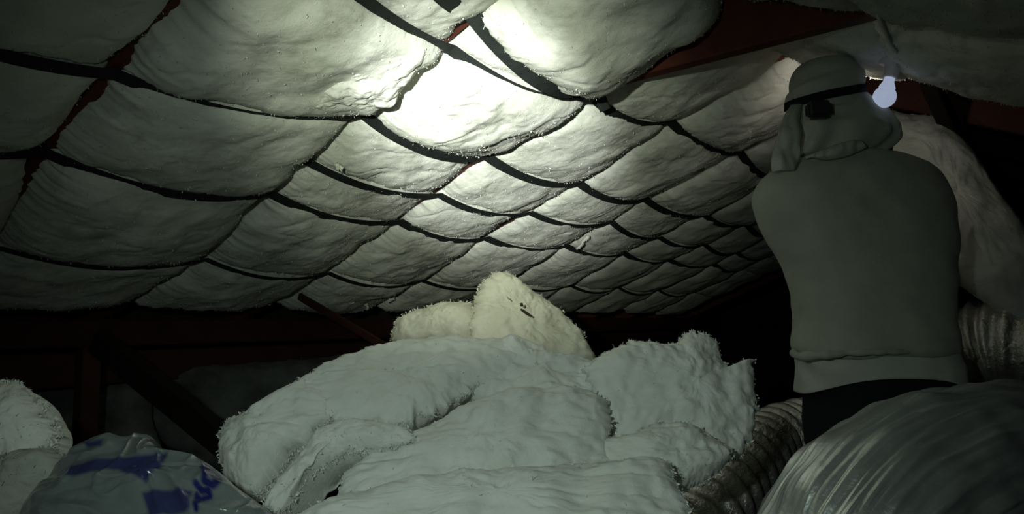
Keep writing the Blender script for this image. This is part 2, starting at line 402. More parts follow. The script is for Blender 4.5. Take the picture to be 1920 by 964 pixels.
# torn flap that hangs over the third strap, and loose wisps
def star_chunk(name, outline, depth, tilt, yaw, tf_, tb, m, N=320, rings=40, seed=0, amp=.012, fib=3500, frame=None, layer=0.0, p=2.6, jag=.006, mid=None, fiblen=.016, crease=0.0):
    """a torn piece of batt: closed, inflated body whose broad face lies in a tilted plane through a point at that depth"""
    cx = sum(q[0] for q in outline) / len(outline); cy = sum(q[1] for q in outline) / len(outline)
    if mid: cx, cy = mid
    if frame: c0, nr = frame
    else:
        c0 = P(cx, cy, depth); a, b = math.radians(tilt), math.radians(yaw)
        nr = Vector((math.sin(b) * math.cos(a), -math.cos(b) * math.cos(a), math.sin(a)))
    pts = []
    for x, y in outline:
        r = ray(x, y); t = (c0 - CAM).dot(nr) / r.dot(nr); pts.append(CAM + r * t)
    c0 = CAM + ray(cx, cy) * ((c0 - CAM).dot(nr) / ray(cx, cy).dot(nr))
    rim = catmull(pts, N); sdv = Vector((seed * 2.3, seed * 5.1, seed))
    xa = Vector((1, 0, 0)) - nr * nr.x; xa.normalize(); ya = nr.cross(xa)
    jg = [None] * N; base_q = [c0.copy()]
    for k in range(N):
        q = rim[k]; d = (q - c0).normalized()
        jg[k] = d * (jag * 1.2 * noise.noise(q * 22 + sdv) + jag * 1.3 * noise.noise(q * 60 + sdv) + jag * 1.0 * noise.noise(q * 140 + sdv))
    v = [c0.copy()]; f = []
    def put(side):
        ids = []
        for r_ in range(1, rings + (0 if side < 0 else 1)):
            rr = math.sin(r_ / rings * math.pi / 2) if r_ < rings else 1.0
            row = []
            for k in range(N):
                q = c0 + (rim[k] - c0) * rr + jg[k] * rr ** 14
                hgt = (tf_ if side > 0 else tb) * max(0, 1 - rr ** p) ** .5
                base_q.append(q + nr * (hgt * side))
                big = fbm(q + sdv, 5, 2); md = fbm(q + sdv * 2, 13, 3)
                st = Vector((q.dot(xa) * 5, q.dot(ya) * 26, q.dot(nr) * 26)) + sdv; ly = 1 - 2 * abs(noise.noise(st))
                dd = hgt * (1 + .35 * big) + (amp * md + (puff(q + sdv) if fib else 0) * 1.5 - layer * max(0, ly - .5) * 2) * min(1, (1 - rr) * 6 + .25)
                if crease:
                    w1 = q + Vector((fbm(q, 6, 2), fbm(q + xa, 6, 2), 0)) * .06
                    cr = (1 - 2 * abs(noise.noise(Vector((w1.dot(xa) * 7, w1.dot(ya) * 16, 3))))) ** 3 * .7 + (1 - 2 * abs(noise.noise(Vector((w1.dot(xa) * 22, w1.dot(ya) * 14, 9))))) ** 3 * .35
                    dd += crease * cr * min(1, (1 - rr) * 5 + .1)
                v.append(q + nr * (dd * side)); row.append(len(v) - 1)
            ids.append(row)
        return ids
    fr = put(1)
    v[0] = c0 + nr * tf_
    for k in range(N): f.append((0, fr[0][k], fr[0][(k + 1) % N]))
    for r_ in range(rings - 1):
        for k in range(N): f.append((fr[r_][k], fr[r_ + 1][k], fr[r_ + 1][(k + 1) % N], fr[r_][(k + 1) % N]))
    nfront = len(f)
    v.append(c0 - nr * tb); cb = len(v) - 1; base_q.append(c0.copy())
    bk = put(-1)
    if not bk: bk = [fr[-1]]
    bk.append(fr[-1])
    for k in range(N): f.append((cb, bk[0][(k + 1) % N], bk[0][k]))
    for r_ in range(len(bk) - 1):
        for k in range(N): f.append((bk[r_][k], bk[r_][(k + 1) % N], bk[r_ + 1][(k + 1) % N], bk[r_ + 1][k]))
    if fib:
        add_fibres(v, f, fib // 3, .003, fiblen * .6, .00022, range(nfront))
        add_fibres(v, f, fib * 3, .002, fiblen * .75, .00030, range(nfront - 3 * N, nfront))
    o = mesh_obj(name, v, f, m)
    return o, base_q, nfront

TORN = 'torn insulation pieces'
o, _, _ = star_chunk('torn_batt', [(556, 182), (600, 150), (660, 118), (735, 98), (795, 92), (775, 135), (748, 165), (735, 192), (700, 201), (650, 199), (600, 192)], 0, 0, 0, .035, .03, M['wool'], frame=(R1(1, .15, .055), N1), seed=3, fib=1500)
tag(o, 'torn bright flap of insulation drooping over a strap left of the torch beam', 'insulation', TORN)
def wisp(x, y, x2, y2, i_n, label, r=.006):
    u, vv = un1(x, y); p0 = R1(u, vv, i_n); d = (p0 - CAM).length; p1 = CAM + ray(x2, y2).normalized() * d
    pts = [p0.lerp(p1, k / 9) + Vector((.004 * math.sin(k * 1.3), 0, 0)) for k in range(10)]
    v, f = tube(pts, [r * (1 - .07 * k) for k in range(10)], 10, lambda k, m, a, p: r * .5 * noise.noise(p * 90 + Vector((a, a, 0))))
    add_fibres(v, f, 200, .003, .012, .0006)
    return tag(mesh_obj('wool_wisp', v, f, M['wool']), label, 'insulation', 'loose wisps hanging from the batts')
wisp(1098, 432, 1082, 468, .03, 'small white wisp hanging across the strap above the pile', .011)
wisp(682, 556, 690, 580, .03, 'curled wisp dangling from the eave insulation left of the pile', .008)
wisp(655, 545, 662, 570, .03, 'stubby wisp left of the curled one on the eave insulation', .010)
wisp(733, 548, 728, 566, .03, 'short tuft right of the curled wisp on the eave insulation', .012)
wisp(628, 283, 630, 308, .06, 'short tuft hanging beside the dark red gap on a strap', .010)

# ------------------------------------------------------------------ tie beam and eave timbers
C0 = P(1110, 172, 2.30); B1 = C0 + H * 1.16 + Vector((0, 0, .055))
C0b = C0 - H * .10
tb_v, tb_f = bar(C0b + Vector((0, 0, .13)), B1 + Vector((0, 0, .13)), .05, .26)
tie = mesh_obj('tie_beam', tb_v, tb_f, M['red'], None, False)
tag(tie, 'broad dark red tie beam crossing below the ridge at upper right', 'beam')
def along(v, z, i0, i1, hei, wid, label):
    p = R1(0, v); base = Vector((p.x, p.y, z)); 
    o = bar_obj('eave_beam', base + A * (BAY * i0), base + A * (BAY * i1), wid, hei, M['red_shade'])
    return tag(o, label, 'beam', 'red boards along the eave')
along(-1.36, CZ - .055, -2.5, 10.5, .10, .045, 'upper dark red board running along the eave')
along(-1.40, CZ - .185, -2.5, 10.5, .12, .045, 'lower dark red board running along the eave')
q = bar_obj('roof_strut', P(562, 556, 3.05), P(760, 672, 2.75), .018, .03, M['red_shade'])
tag(q, 'thin red strut slanting down behind the pile from the eave', 'strut')
q = bar_obj('roof_strut', P(185, 640, 2.35), P(470, 870, 2.1), .05, .075, M['black_wood'])
tag(q, 'dark diagonal brace slanting down behind the plastic bag', 'strut')
pt = P(165, 690, 2.5)
q = bar_obj('wall_post', Vector((pt.x, pt.y, 0)), Vector((pt.x, pt.y, CZ - .10)), .06, .06, M['red_shade'], None, A)
tag(q, 'short dark red post standing under the eave boards at left', 'post')
q = bar_obj('roof_strut', P(1728, 118, 2.55), P(1790, 262, 2.75), .05, .06, M['black_wood'])
tag(q, 'black strut slanting down just right of the light bulb', 'strut')
q = bar_obj('roof_purlin', P(1590, 178, 3.0), P(1900, 188, 3.4), .05, .14, M['red_shade'])
tag(q, 'dark red purlin behind the light bulb', 'beam')

# dim insulation against the low wall behind the eave boards
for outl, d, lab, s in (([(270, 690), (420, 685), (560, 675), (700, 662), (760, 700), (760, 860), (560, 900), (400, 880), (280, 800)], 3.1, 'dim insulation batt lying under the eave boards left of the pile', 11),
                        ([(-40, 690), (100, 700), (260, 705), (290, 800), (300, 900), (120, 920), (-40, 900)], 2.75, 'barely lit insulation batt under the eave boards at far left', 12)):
    o, _, _ = star_chunk('wall_batt', outl, d, 20, 20, .08, .08, M['wool_shade'], N=90, rings=14, seed=s, fib=300, layer=.012)
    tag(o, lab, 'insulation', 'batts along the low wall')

# ------------------------------------------------------------------ the pile of loose batts
PILE = 'loose batts heaped on the attic floor'
def pile(outl, d, tilt, yaw, tf_, tb, lab, seed, m='wool_pile', **kw):
    o, v, nf = star_chunk('loose_batt', outl, d, tilt, yaw, tf_, tb, M[m], seed=seed, **kw)
    tag(o, lab, 'insulation', PILE); return o
pile([(893, 560), (905, 530), (940, 515), (975, 533), (1030, 572), (1075, 612), (1100, 648), (1114, 684), (1060, 705), (960, 700), (890, 680), (884, 610)], 1.98, 18, 14, .05, .10,
     'upright cream chunk of insulation standing at the peak of the pile', 21, 'wool_yellow', layer=.003, p=6)
pile([(742, 615), (758, 594), (800, 579), (850, 569), (882, 577), (900, 600), (896, 630), (870, 648), (800, 650), (746, 645)], 2.02, 15, -10, .07, .07,
     'small rolled piece of insulation behind the pile, left of its peak', 22, 'wool_yellow', p=2.2)
pile([(545, 735), (575, 705), (640, 676), (740, 650), (850, 640), (930, 642), (980, 650), (985, 680), (940, 712), (890, 725), (850, 748), (800, 776), (735, 796), (640, 790), (590, 800), (550, 800)], 1.62, 48, 4, .05, .10,
     'broad white slab of insulation on the upper left of the pile', 23, layer=.004, jag=.009)
pile([(428, 797), (450, 790), (485, 772), (550, 728), (610, 735), (622, 780), (600, 810), (560, 850), (510, 905), (475, 935), (435, 905), (414, 860), (418, 825)], 1.52, 35, -14, .06, .10,
     'drooping left end of the pile beside the plastic bag', 24, layer=.006, jag=.010)
pile([(930, 645), (985, 648), (1060, 680), (1120, 690), (1140, 740), (1080, 790), (960, 790), (880, 740), (880, 690)], 1.68, 45, 0, .06, .10,
     'lumpy middle piece of insulation just below the peak chunk', 25, layer=.005, amp=.016)
pile([(1098, 690), (1150, 660), (1200, 643), (1258, 652), (1285, 632), (1315, 628), (1338, 640), (1345, 662), (1368, 692), (1392, 682), (1411, 682), (1414, 760), (1402, 830), (1372, 858), (1320, 850), (1240, 830), (1150, 830), (1120, 770)], 1.66, 20, 12, .07, .12,
     'jagged upright batt on the right side of the pile', 26, layer=.004, jag=.010)
pile([(498, 948), (528, 900), (566, 850), (612, 806), (680, 792), (760, 806), (770, 830), (700, 842), (640, 856), (585, 893), (550, 940), (520, 966)], 1.44, 40, -6, .04, .09,
     'narrow folded strip of insulation bending down the left of the pile', 32, layer=.004, mid=(640, 832))
pile([(640, 905), (690, 860), (760, 825), (860, 775), (960, 740), (1080, 735), (1140, 760), (1142, 820), (1125, 870), (1020, 905), (900, 925), (760, 950), (660, 960)], 1.47, 45, 0, .06, .12,
     'long broad batt across the middle of the pile', 27, layer=.003)
pile([(1120, 840), (1190, 815), (1270, 795), (1330, 820), (1372, 850), (1345, 885), (1295, 915), (1230, 960), (1140, 940)], 1.50, 28, 12, .06, .10,
     'rounded lower batt on the right flank of the pile', 28, 'wool_pile', layer=.006)
pile([(520, 1010), (570, 965), (660, 930), (780, 905), (900, 890), (1040, 880), (1160, 872), (1245, 868), (1268, 910), (1290, 970), (1310, 1060), (900, 1090), (520, 1080)], 1.30, 45, 0, .06, .14,
     'front slab of white insulation at the bottom of the pile', 29, layer=.004)
pile([(-90, 745), (0, 722), (30, 727), (62, 738), (78, 770), (100, 798), (106, 822), (96, 850), (60, 880), (-90, 890)], 1.32, 20, -8, .06, .10,
     'upright tuft of insulation at the left picture edge', 30, jag=.010)
pile([(-120, 870), (0, 862), (80, 848), (118, 852), (130, 875), (115, 910), (60, 960), (0, 1010), (-120, 1010)], 1.20, 25, -8, .06, .10,
     'shaded lower insulation lump at the left edge beside the plastic bag', 31, 'wool_dim')
# batts the pile rests on
for k, (cx, cy, cz, sx, sy, sz, lab) in enumerate((( -.02, 1.62, .20, 1.10, .62, .40, 'bottom bale of insulation under the pile'), (-.05, 1.72, .55, .72, .46, .36, 'second bale of insulation inside the pile'),
                                                   (-1.0, 1.2, .25, .60, .5, .5, 'bale of insulation under the plastic bag at left'))):
    bm = bmesh.new(); bmesh.ops.create_cube(bm, size=1)
    bmesh.ops.bevel(bm, geom=bm.edges[:], offset=.16, segments=3, affect='EDGES'); bmesh.ops.subdivide_edges(bm, edges=bm.edges[:], cuts=3, use_grid_fill=True)
    me = bpy.data.meshes.new('bale')
    for v in bm.verts:
        v.co = Vector((v.co.x * sx, v.co.y * sy, v.co.z * sz)); v.co += v.normal * .012 * fbm(v.co + Vector((k, 0, 0)), 8, 3)
        v.co.z = max(v.co.z, -sz / 2)
    bm.to_mesh(me); bm.free(); me.materials.append(M['wool_pile'])
    o = bpy.data.objects.new('insulation_bale', me); COL.objects.link(o); o.location = (cx, cy, cz); tag(o, lab, 'insulation', PILE)
# debris on the peak chunk
def on_chunk(x, y, dep): return P(x, y, dep)
for (x0, y0, x1, y1, d, r, lab) in ((976, 580, 996, 593, 1.885, .0035, 'dark twig lying on the cream peak chunk'), (976, 570, 981, 573, 1.885, .0045, 'dark speck of debris above the twig on the peak chunk'), (950, 556, 956, 563, 1.892, .0012, 'thin pale splinter near the tip of the peak chunk')):
    pts = [P(lerp(x0, x1, k / 4), lerp(y0, y1, k / 4), d) + Vector((0, 0, .001 * math.sin(k * 2))) for k in range(5)]
    v, f = tube(pts, [r * .6, r, r, r * .9, r * .5], 8); tag(mesh_obj('debris', v, f, M['splinter'] if r < .002 else M['twig']), lab, 'debris', 'debris on the peak chunk')

# ------------------------------------------------------------------ plastic bag with blue print
bo, bv, bn = star_chunk('plastic_bag', [(70, 925), (112, 890), (160, 846), (200, 832), (240, 830), (270, 821), (292, 826), (312, 852), (350, 862), (395, 880), (430, 905), (470, 940), (530, 985), (540, 1060), (300, 1080), (60, 1060), (40, 980)], 1.16, 48, -8, .05, .12, M['film'], N=420, rings=90, seed=41, amp=.004, fib=0, layer=.004, jag=.002, crease=.016)
tag(bo, 'crumpled clear plastic insulation bag with dark blue printing', 'plastic bag')
def proj(p):
    d = p - CAM; c, s = math.cos(PITCH), math.sin(PITCH)
    zc = c * d.y + s * d.z; yc = -s * d.y + c * d.z
    return 960 + F * d.x / zc, 482 - F * yc / zc
def seg_d(x, y, a, b):
    dx, dy = b[0] - a[0], b[1] - a[1]; t = max(0, min(1, ((x - a[0]) * dx + (y - a[1]) * dy) / (dx * dx + dy * dy + 1e-9)))
    return math.hypot(x - a[0] - dx * t, y - a[1] - dy * t)
def in_poly(x, y, pl):
    r = False
    for k in range(len(pl)):
        (x1, y1), (x2, y2) = pl[k - 1], pl[k]
        if (y1 > y) != (y2 > y) and x < (x2 - x1) * (y - y1) / (y2 - y1) + x1: r = not r
    return r
BLUE = [[(108, 890), (180, 872), (230, 862), (320, 858), (305, 890), (280, 915), (225, 885), (150, 900), (115, 905)],
        [(165, 842), (200, 833), (195, 845), (170, 850)], [(300, 925), (365, 930), (360, 962), (280, 970), (270, 930)], [(500, 955), (535, 975), (530, 985), (495, 970)]]
STROKES = [([(392, 886), (410, 880), (422, 893), (412, 905), (396, 900), (388, 888)], 6), ([(396, 900), (390, 915), (405, 922), (424, 912), (420, 900)], 6),
           ([(374, 918), (384, 930), (396, 928), (398, 940), (380, 945), (372, 955)], 6), ([(374, 935), (372, 962)], 5)]
at = bo.data.attributes.new('print', 'FLOAT', 'POINT'); vals = []
def sstep(d, w_): return max(0.0, min(1.0, .5 - d / w_))
for p in bv[:len(bo.data.vertices)]:
    x, y = proj(p); b = 0.0
    for pl in BLUE:
        d = min(seg_d(x, y, pl[k - 1], pl[k]) for k in range(len(pl))); b = max(b, .85 * sstep(-d if in_poly(x, y, pl) else d, 6))
    for st, wd in STROKES:
        b = max(b, sstep(min(seg_d(x, y, st[k], st[k + 1]) for k in range(len(st) - 1)) - wd, 5))
    vals.append(b)
vals += [0.0] * (len(bo.data.vertices) - len(vals))
at.data.foreach_set('value', vals)

# ------------------------------------------------------------------ ducts
def spline(pts, n): return catmull(pts, n, closed=False)
# big foil-jacketed duct in the foreground
big = spline([P(2500, 930, 1.55), P(2250, 900, 1.5), P(2000, 905, 1.42), P(1800, 925, 1.36), P(1655, 1010, 1.30), P(1585, 1200, 1.26), P(1565, 1500, 1.25), P(1565, 1900, 1.25)], 130)
def bigdisp(k, m, a, p):
    s = k / m * 10
    w_ = noise.noise(Vector((math.cos(a) * 7, math.sin(a) * 7, s * .8))) * .012 + noise.noise(Vector((math.cos(a) * 18, math.sin(a) * 18, s * 1.6))) * .006 + noise.noise(Vector((math.cos(a) * 42, math.sin(a) * 42, s * 1.1))) * .0035 + noise.noise(Vector((math.cos(a) * 3, math.sin(a) * 3, s * 3))) * .010
    return w_
v, f = tube(big, .185, 300, bigdisp)
tag(mesh_obj('foil_duct', v, f, M['foil']), 'large wrinkled silver foil duct bending in the lower right foreground', 'duct')
# slimmer corrugated duct between the pile and the trousers
mid = spline([P(1210, 1400, 1.75), P(1240, 1150, 1.80), P(1310, 985, 1.90), P(1385, 890, 2.12), P(1450, 830, 2.40), P(1530, 805, 2.55), P(1640, 800, 2.65)], 260)
def corr(pitch, depth, sd_):
    def d(k, m, a, p):
        return depth * math.sin(2 * math.pi * (k / pitch + a / (2 * math.pi))) + .004 * noise.noise(p * 22 + Vector((sd_, 0, 0))) + .006 * noise.noise(p * 9)
    return d
v, f = tube(mid, .105, 60, corr(9.0, .010, 1))
dm = tag(mesh_obj('flexible_duct', v, f, M['foil2']), 'corrugated foil duct between the pile and the man in trousers', 'duct')
v, f = tube([p + Vector((-.045, -.085, .045)) for p in spline([P(1240, 1080, 1.80), P(1310, 985, 1.90), P(1385, 890, 2.12), P(1450, 840, 2.40)], 40)], .006, 10)
mesh_obj('duct_seam', v, f, M['foil2'], dm)
rt = spline([P(1700, 760, 2.75), P(1770, 690, 2.65), P(1850, 650, 2.55), P(1950, 650, 2.45), P(2080, 690, 2.4), P(2200, 780, 2.4)], 220)
v, f = tube(rt, .16, 60, corr(12.0, .008, 4))
tag(mesh_obj('flexible_duct', v, f, M['foil2']), 'dark corrugated foil duct at the right edge beside the sweatshirt', 'duct')

# ------------------------------------------------------------------ batt leaning behind the man's shoulder
o, _, _ = star_chunk('leaning_batt', [(1640, 215), (1668, 207), (1700, 216), (1745, 220), (1775, 238), (1820, 285), (1870, 360), (1920, 430), (1975, 520), (1985, 620), (1900, 600), (1840, 560), (1780, 520), (1700, 480), (1640, 400), (1630, 300)], 2.62, 20, -20, .09, .10, M['wool_dim'], seed=51, N=150, amp=.006, fib=900, jag=.003)
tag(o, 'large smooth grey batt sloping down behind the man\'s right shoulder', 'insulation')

# ------------------------------------------------------------------ light bulb, holder and cable
bulb_c = P(1659, 180, 2.08)
top = P(1676, 118, 2.08)
ax = (bulb_c - top).normalized()
e = empty('light_bulb_fitting', top)
tag(e, 'white opal light bulb in a white lampholder under the insulation', 'light bulb')
def lathe(base, axis, prof, seg, m, name, parent):
    sx = axis.cross(Vector((0, 1, 0))).normalized(); sy = axis.cross(sx); v = []; f = []
    for h_, r in prof:
        for j in range(seg):
            a = 2 * math.pi * j / seg; v.append(base + axis * h_ + (sx * math.cos(a) + sy * math.sin(a)) * r)
    for k in range(len(prof) - 1):
        for j in range(seg): f.append((k * seg + j, k * seg + (j + 1) % seg, (k + 1) * seg + (j + 1) % seg, (k + 1) * seg + j))
    f.append(tuple(range(seg - 1, -1, -1))); f.append(tuple(range((len(prof) - 1) * seg, len(prof) * seg)))
    return adopt(mesh_obj(name, v, f, m), parent)
lathe(top, ax, [(-.012, .030), (-.004, .040), (.004, .040), (.008, .024), (.014, .0205), (.040, .0195), (.044, .017)], 32, M['ceramic'], 'lampholder', e)
prof = [(.042, .0135), (.052, .014), (.060, .0165), (.070, .0215)]
R_ = .0305; cc = .098
for k in range(3, 25):
    a = math.pi * (.24 + .76 * (k - 3) / 21); prof.append((cc - R_ * math.cos(a), max(.0005, R_ * math.sin(a))))
lathe(top, ax, prof, 40, M['bulb'], 'bulb', e)
gl = bpy.data.lights.new('bulb_glow', 'POINT'); gl.energy = .06; gl.color = (.86, .82, 1.0); gl.shadow_soft_size = .033
glo = bpy.data.objects.new('bulb_glow', gl); COL.objects.link(glo); glo.location = top + ax * .098
cab = spline([P(1630, -60, 1.50), P(1642, 0, 1.60), P(1655, 45, 1.76), P(1674, 85, 1.92), P(1694, 112, 2.02), P(1684, 122, 2.05)], 40)
v, f = tube(cab, .0065, 12, lambda k, m, a, p: .002 * noise.noise(p * 40))
tag(mesh_obj('cable', v, f, M['cable']), 'grey cable hanging down to the lampholder', 'cable')

# ------------------------------------------------------------------ the man
MD = 2.12
man = empty('person', (P(1620, 720, MD).x, MD + .02, 0))
tag(man, 'person seen from behind in pale sweatshirt, black trousers, wrapped head and headlamp', 'person')
def at_man(px, py, dy=0.0):
    return P(px, py, MD + dy)
def fin(o): return adopt(o, man)
# body: one skinned figure
def build_body():
    V = []; E_ = []; Rr = []
    def add(p, r, par=None):
        V.append(p); Rr.append(r)
        if par is not None: E_.append((par, len(V) - 1))
        return len(V) - 1
    hip = at_man(1645, 745, .03); pelvis = add(hip, .13)
    sp = add(at_man(1640, 600, .03), .12, pelvis); ch = add(at_man(1610, 430, .05), .135, sp); nb = add(at_man(1585, 320, .05), .075, ch)
    nk = add(at_man(1570, 275, .04), .055, nb); hd = add(at_man(1556, 215, .04), .082, nk); add(at_man(1550, 160, .03), .075, hd)
    for s, sh, el, wr, ha in ((-1, (1480, 375, .05), (1530, 440, .30), (1565, 310, .42), (1575, 272, .45)), (1, (1722, 370, .05), (1690, 440, .28), (1640, 310, .40), (1628, 272, .43))):
        a = add(at_man(*sh), .07, nb); b = add(at_man(*el), .048, a); c = add(at_man(*wr), .032, b)
        h0 = add(at_man(*ha), .036, c); hp = V[h0]; dirv = (V[h0] - V[c]).normalized(); side = dirv.cross(Vector((0, 1, 0))).normalized()
        for q, ln in ((-1.5, .060), (-.5, .070), (.5, .066), (1.5, .052)):
            b0 = add(hp + dirv * .035 + side * (q * .019), .010, h0)
            b1 = add(V[b0] + dirv * ln * .5 + Vector((0, .012, 0)), .009, b0); add(V[b1] + dirv * ln * .3 + Vector((0, .030, 0)), .008, b1)
        t0 = add(hp - dirv * .005 + side * (.036 * -s), .011, h0); add(V[t0] + dirv * .035 + side * (.020 * -s), .009, t0)
    for s in (-1, 1):
        k = add(hip + Vector((s * .10, 0, -.06)), .085, pelvis); kn = add(Vector((hip.x + s * .11, hip.y - .01, .50)), .058, k)
        an = add(Vector((hip.x + s * .12, hip.y + .02, .09)), .042, kn); add(Vector((hip.x + s * .13, hip.y + .17, .035)), .035, an)
    me = bpy.data.meshes.new('body'); me.from_pydata([tuple(v) for v in V], E_, []); o = bpy.data.objects.new('body', me); COL.objects.link(o)
    sk = o.modifiers.new('skin', 'SKIN'); sk.use_smooth_shade = True
    if not me.skin_vertices: 
        bpy.context.view_layer.objects.active = o; bpy.ops.mesh.customdata_skin_add()
    for k, r in enumerate(Rr): me.skin_vertices[0].data[k].radius = (r, r)
    me.skin_vertices[0].data[0].use_root = True
    sb = o.modifiers.new('sub', 'SUBSURF'); sb.levels = 2; sb.render_levels = 2
    dg = bpy.context.evaluated_depsgraph_get(); em = bpy.data.meshes.new_from_object(o.evaluated_get(dg))
    o.modifiers.clear(); o.data = em; em.materials.clear(); em.materials.append(M['skin'])
    return o
fin(build_body())
def ring_loft(rings, seg=64, disp=None, caps=(True, True)):
    """rings: (centre, rx, ry, exponent, tilt function or None)"""
    v = []; f = []
    for k, (c, rx, ry, ex, zf) in enumerate(rings):
        for j in range(seg):
            a = 2 * math.pi * j / seg; ca, sa = math.cos(a), math.sin(a)
            x = rx * math.copysign(abs(ca) ** (2 / ex), ca); y = ry * math.copysign(abs(sa) ** (2 / ex), sa)
            p = c + Vector((x, y, zf(a) if zf else 0))
            if disp: d = disp(p, a, k / (len(rings) - 1)); p += Vector((ca, sa, 0)) * d
            v.append(p)
    n = len(rings)
    for k in range(n - 1):
        for j in range(seg): f.append((k * seg + j, (k + 1) * seg + j, (k + 1) * seg + (j + 1) % seg, k * seg + (j + 1) % seg))
    if caps[0]: f.append(tuple(range(seg)))
    if caps[1]: f.append(tuple(range(n * seg - 1, (n - 1) * seg - 1, -1)))
    return v, f
def rings_from(rows, dense=3, dy=0.0):
    ctrl = [Vector((l, r, y)) for y, l, r, ry, ex in rows]; ry = [Vector((q[3], q[4], 0)) for q in rows]
    n = len(rows) * dense; out = []
    cs = catmull(ctrl, n, False); rs = catmull(ry, n, False)
    for c, r in zip(cs, rs):
        a = at_man(c.x, c.z, dy); b = at_man(c.y, c.z, dy)
        out.append(((a + b) / 2, (b.x - a.x) / 2, r.x, r.y, None))
    return out
def remeshed(name, parts, voxel, m, disp, smooth=6):
    v = []; f = []
    for pv, pf in parts:
        k = len(v); v += pv; f += [tuple(i + k for i in q) for q in pf]
    o = mesh_obj(name, v, f, m)
    bm = bmesh.new(); bm.from_mesh(o.data); bmesh.ops.recalc_face_normals(bm, faces=bm.faces[:]); bm.to_mesh(o.data); bm.free()
    r = o.modifiers.new('r', 'REMESH'); r.mode = 'VOXEL'; r.voxel_size = voxel; r.use_smooth_shade = True
    s = o.modifiers.new('s', 'SMOOTH'); s.factor = .5; s.iterations = smooth
    dg = bpy.context.evaluated_depsgraph_get(); em = bpy.data.meshes.new_from_object(o.evaluated_get(dg)); o.modifiers.clear(); o.data = em
    em.materials.clear(); em.materials.append(m)
    if disp:
        nr = [vv.normal.copy() for vv in em.vertices]
        for vv, n_ in zip(em.vertices, nr): vv.co += n_ * disp(vv.co)
    em.polygons.foreach_set('use_smooth', [True] * len(em.polygons)); em.update()
    return o
# sweatshirt
rows = [(286, 1535, 1650, .07, 2.2), (296, 1500, 1700, .09, 2.2), (312, 1462, 1742, .11, 2.3), (340, 1428, 1766, .125, 2.4), (375, 1414, 1778, .135, 2.5), (415, 1424, 1784, .135, 2.5),
        (460, 1447, 1787, .135, 2.5), (510, 1475, 1785, .135, 2.5), (560, 1491, 1782, .135, 2.5), (605, 1495, 1782, .14, 2.5), (635, 1488, 1788, .145, 2.5), (655, 1485, 1790, .147, 2.5), (668, 1492, 1786, .142, 2.5)]
torso = ring_loft(rings_from(rows), 72)
sl = [tube(spline([at_man(1475, 385, .02), at_man(1505, 415, .16), at_man(1530, 440, .30)], 14) + [at_man(1545, 390, .35), at_man(1565, 320, .41)], [.090 - .003 * k for k in range(16)], 28),
      tube(spline([at_man(1725, 385, .02), at_man(1705, 415, .16), at_man(1690, 440, .28)], 14) + [at_man(1665, 380, .34), at_man(1640, 320, .39)], [.090 - .003 * k for k in range(16)], 28)]
def shirt_disp(p):
    x = (p.x - man.location.x); low = max(0, 1 - (p.z - (CZ - .12)) / .35)
    return .006 * fbm(p, 7, 2) + low * .007 * noise.noise(Vector((x * 7, p.y * 7, p.z * 28))) + .004 * noise.noise(Vector((p.x * 16 + p.z * 12, p.y * 10, p.z * 9)))
fin(remeshed('sweatshirt', [torso] + sl, .011, M['shirt'], shirt_disp))
# undershirt tail below it
rows = [(600, 1510, 1768, .12, 2.5), (640, 1500, 1778, .13, 2.5), (680, 1498, 1794, .142, 2.5), (705, 1497, 1800, .148, 2.5), (722, 1497, 1802, .15, 2.5)]
rg = rings_from(rows, 5)
nrg = len(rg); rg2 = []
for k, (c, rx, ry, ex, _) in enumerate(rg):
    t = k / (nrg - 1)
    rg2.append((c, rx, ry, ex, (lambda a, t=t: t ** 3 * (.052 * max(0, -math.sin(a)) ** 2 - .022))))
v, f = ring_loft(rg2, 72, lambda p, a, t: .005 * noise.noise(Vector((p.x * 14, p.y * 14, p.z * 6))) + .003 * noise.noise(p * 30), caps=(True, False))
u = mesh_obj('undershirt', v, f, M['vest']); so = u.modifiers.new('s', 'SOLIDIFY'); so.thickness = .004; fin(u)
# crumpled fold of the hem at the left hip
v, f = tube(spline([at_man(1488, 662, -.03), at_man(1500, 668, -.10), at_man(1540, 666, -.140), at_man(1600, 662, -.150), at_man(1680, 660, -.150), at_man(1770, 660, -.11)], 60), [.013 - .00012 * k for k in range(60)], 14, lambda k, m, a, p: .005 * noise.noise(p * 40))
fin(mesh_obj('hem_fold', v, f, M['shirt']))
# trousers
hipc = at_man(1648, 745, .03)
wst = ring_loft([(Vector((hipc.x, hipc.y - .02, z)), .205 + (.012 if z < .9 else 0), .135, 2.5, None) for z in (1.0, .96, .92, .88, .84, .80, .76)], 56)
legs = [tube([Vector((hipc.x + s * .105, hipc.y - .02, .86)), Vector((hipc.x + s * .110, hipc.y - .01, .66)), Vector((hipc.x + s * .115, hipc.y, .48)), Vector((hipc.x + s * .12, hipc.y + .02, .25)), Vector((hipc.x + s * .12, hipc.y + .02, .07))], [.105, .098, .085, .075, .07], 28) for s in (-1, 1)]
fin(remeshed('trousers', [wst] + legs, .014, M['trouser'], lambda p: .006 * noise.noise(Vector((p.x * 8, p.y * 8, p.z * 20)))))
for s in (-1, 1):
    bx = Vector((hipc.x + s * .125, hipc.y + .07, 0))
    v, f = ring_loft([(bx + Vector((0, (0 if z < .06 else -.03 if z < .09 else -.06), z)), rx, ry, 2.8, None) for z, rx, ry in ((.0, .05, .14), (.02, .052, .145), (.05, .05, .135), (.075, .046, .10), (.11, .044, .06))], 32)
    fin(mesh_obj('boot', v, f, M['black']))
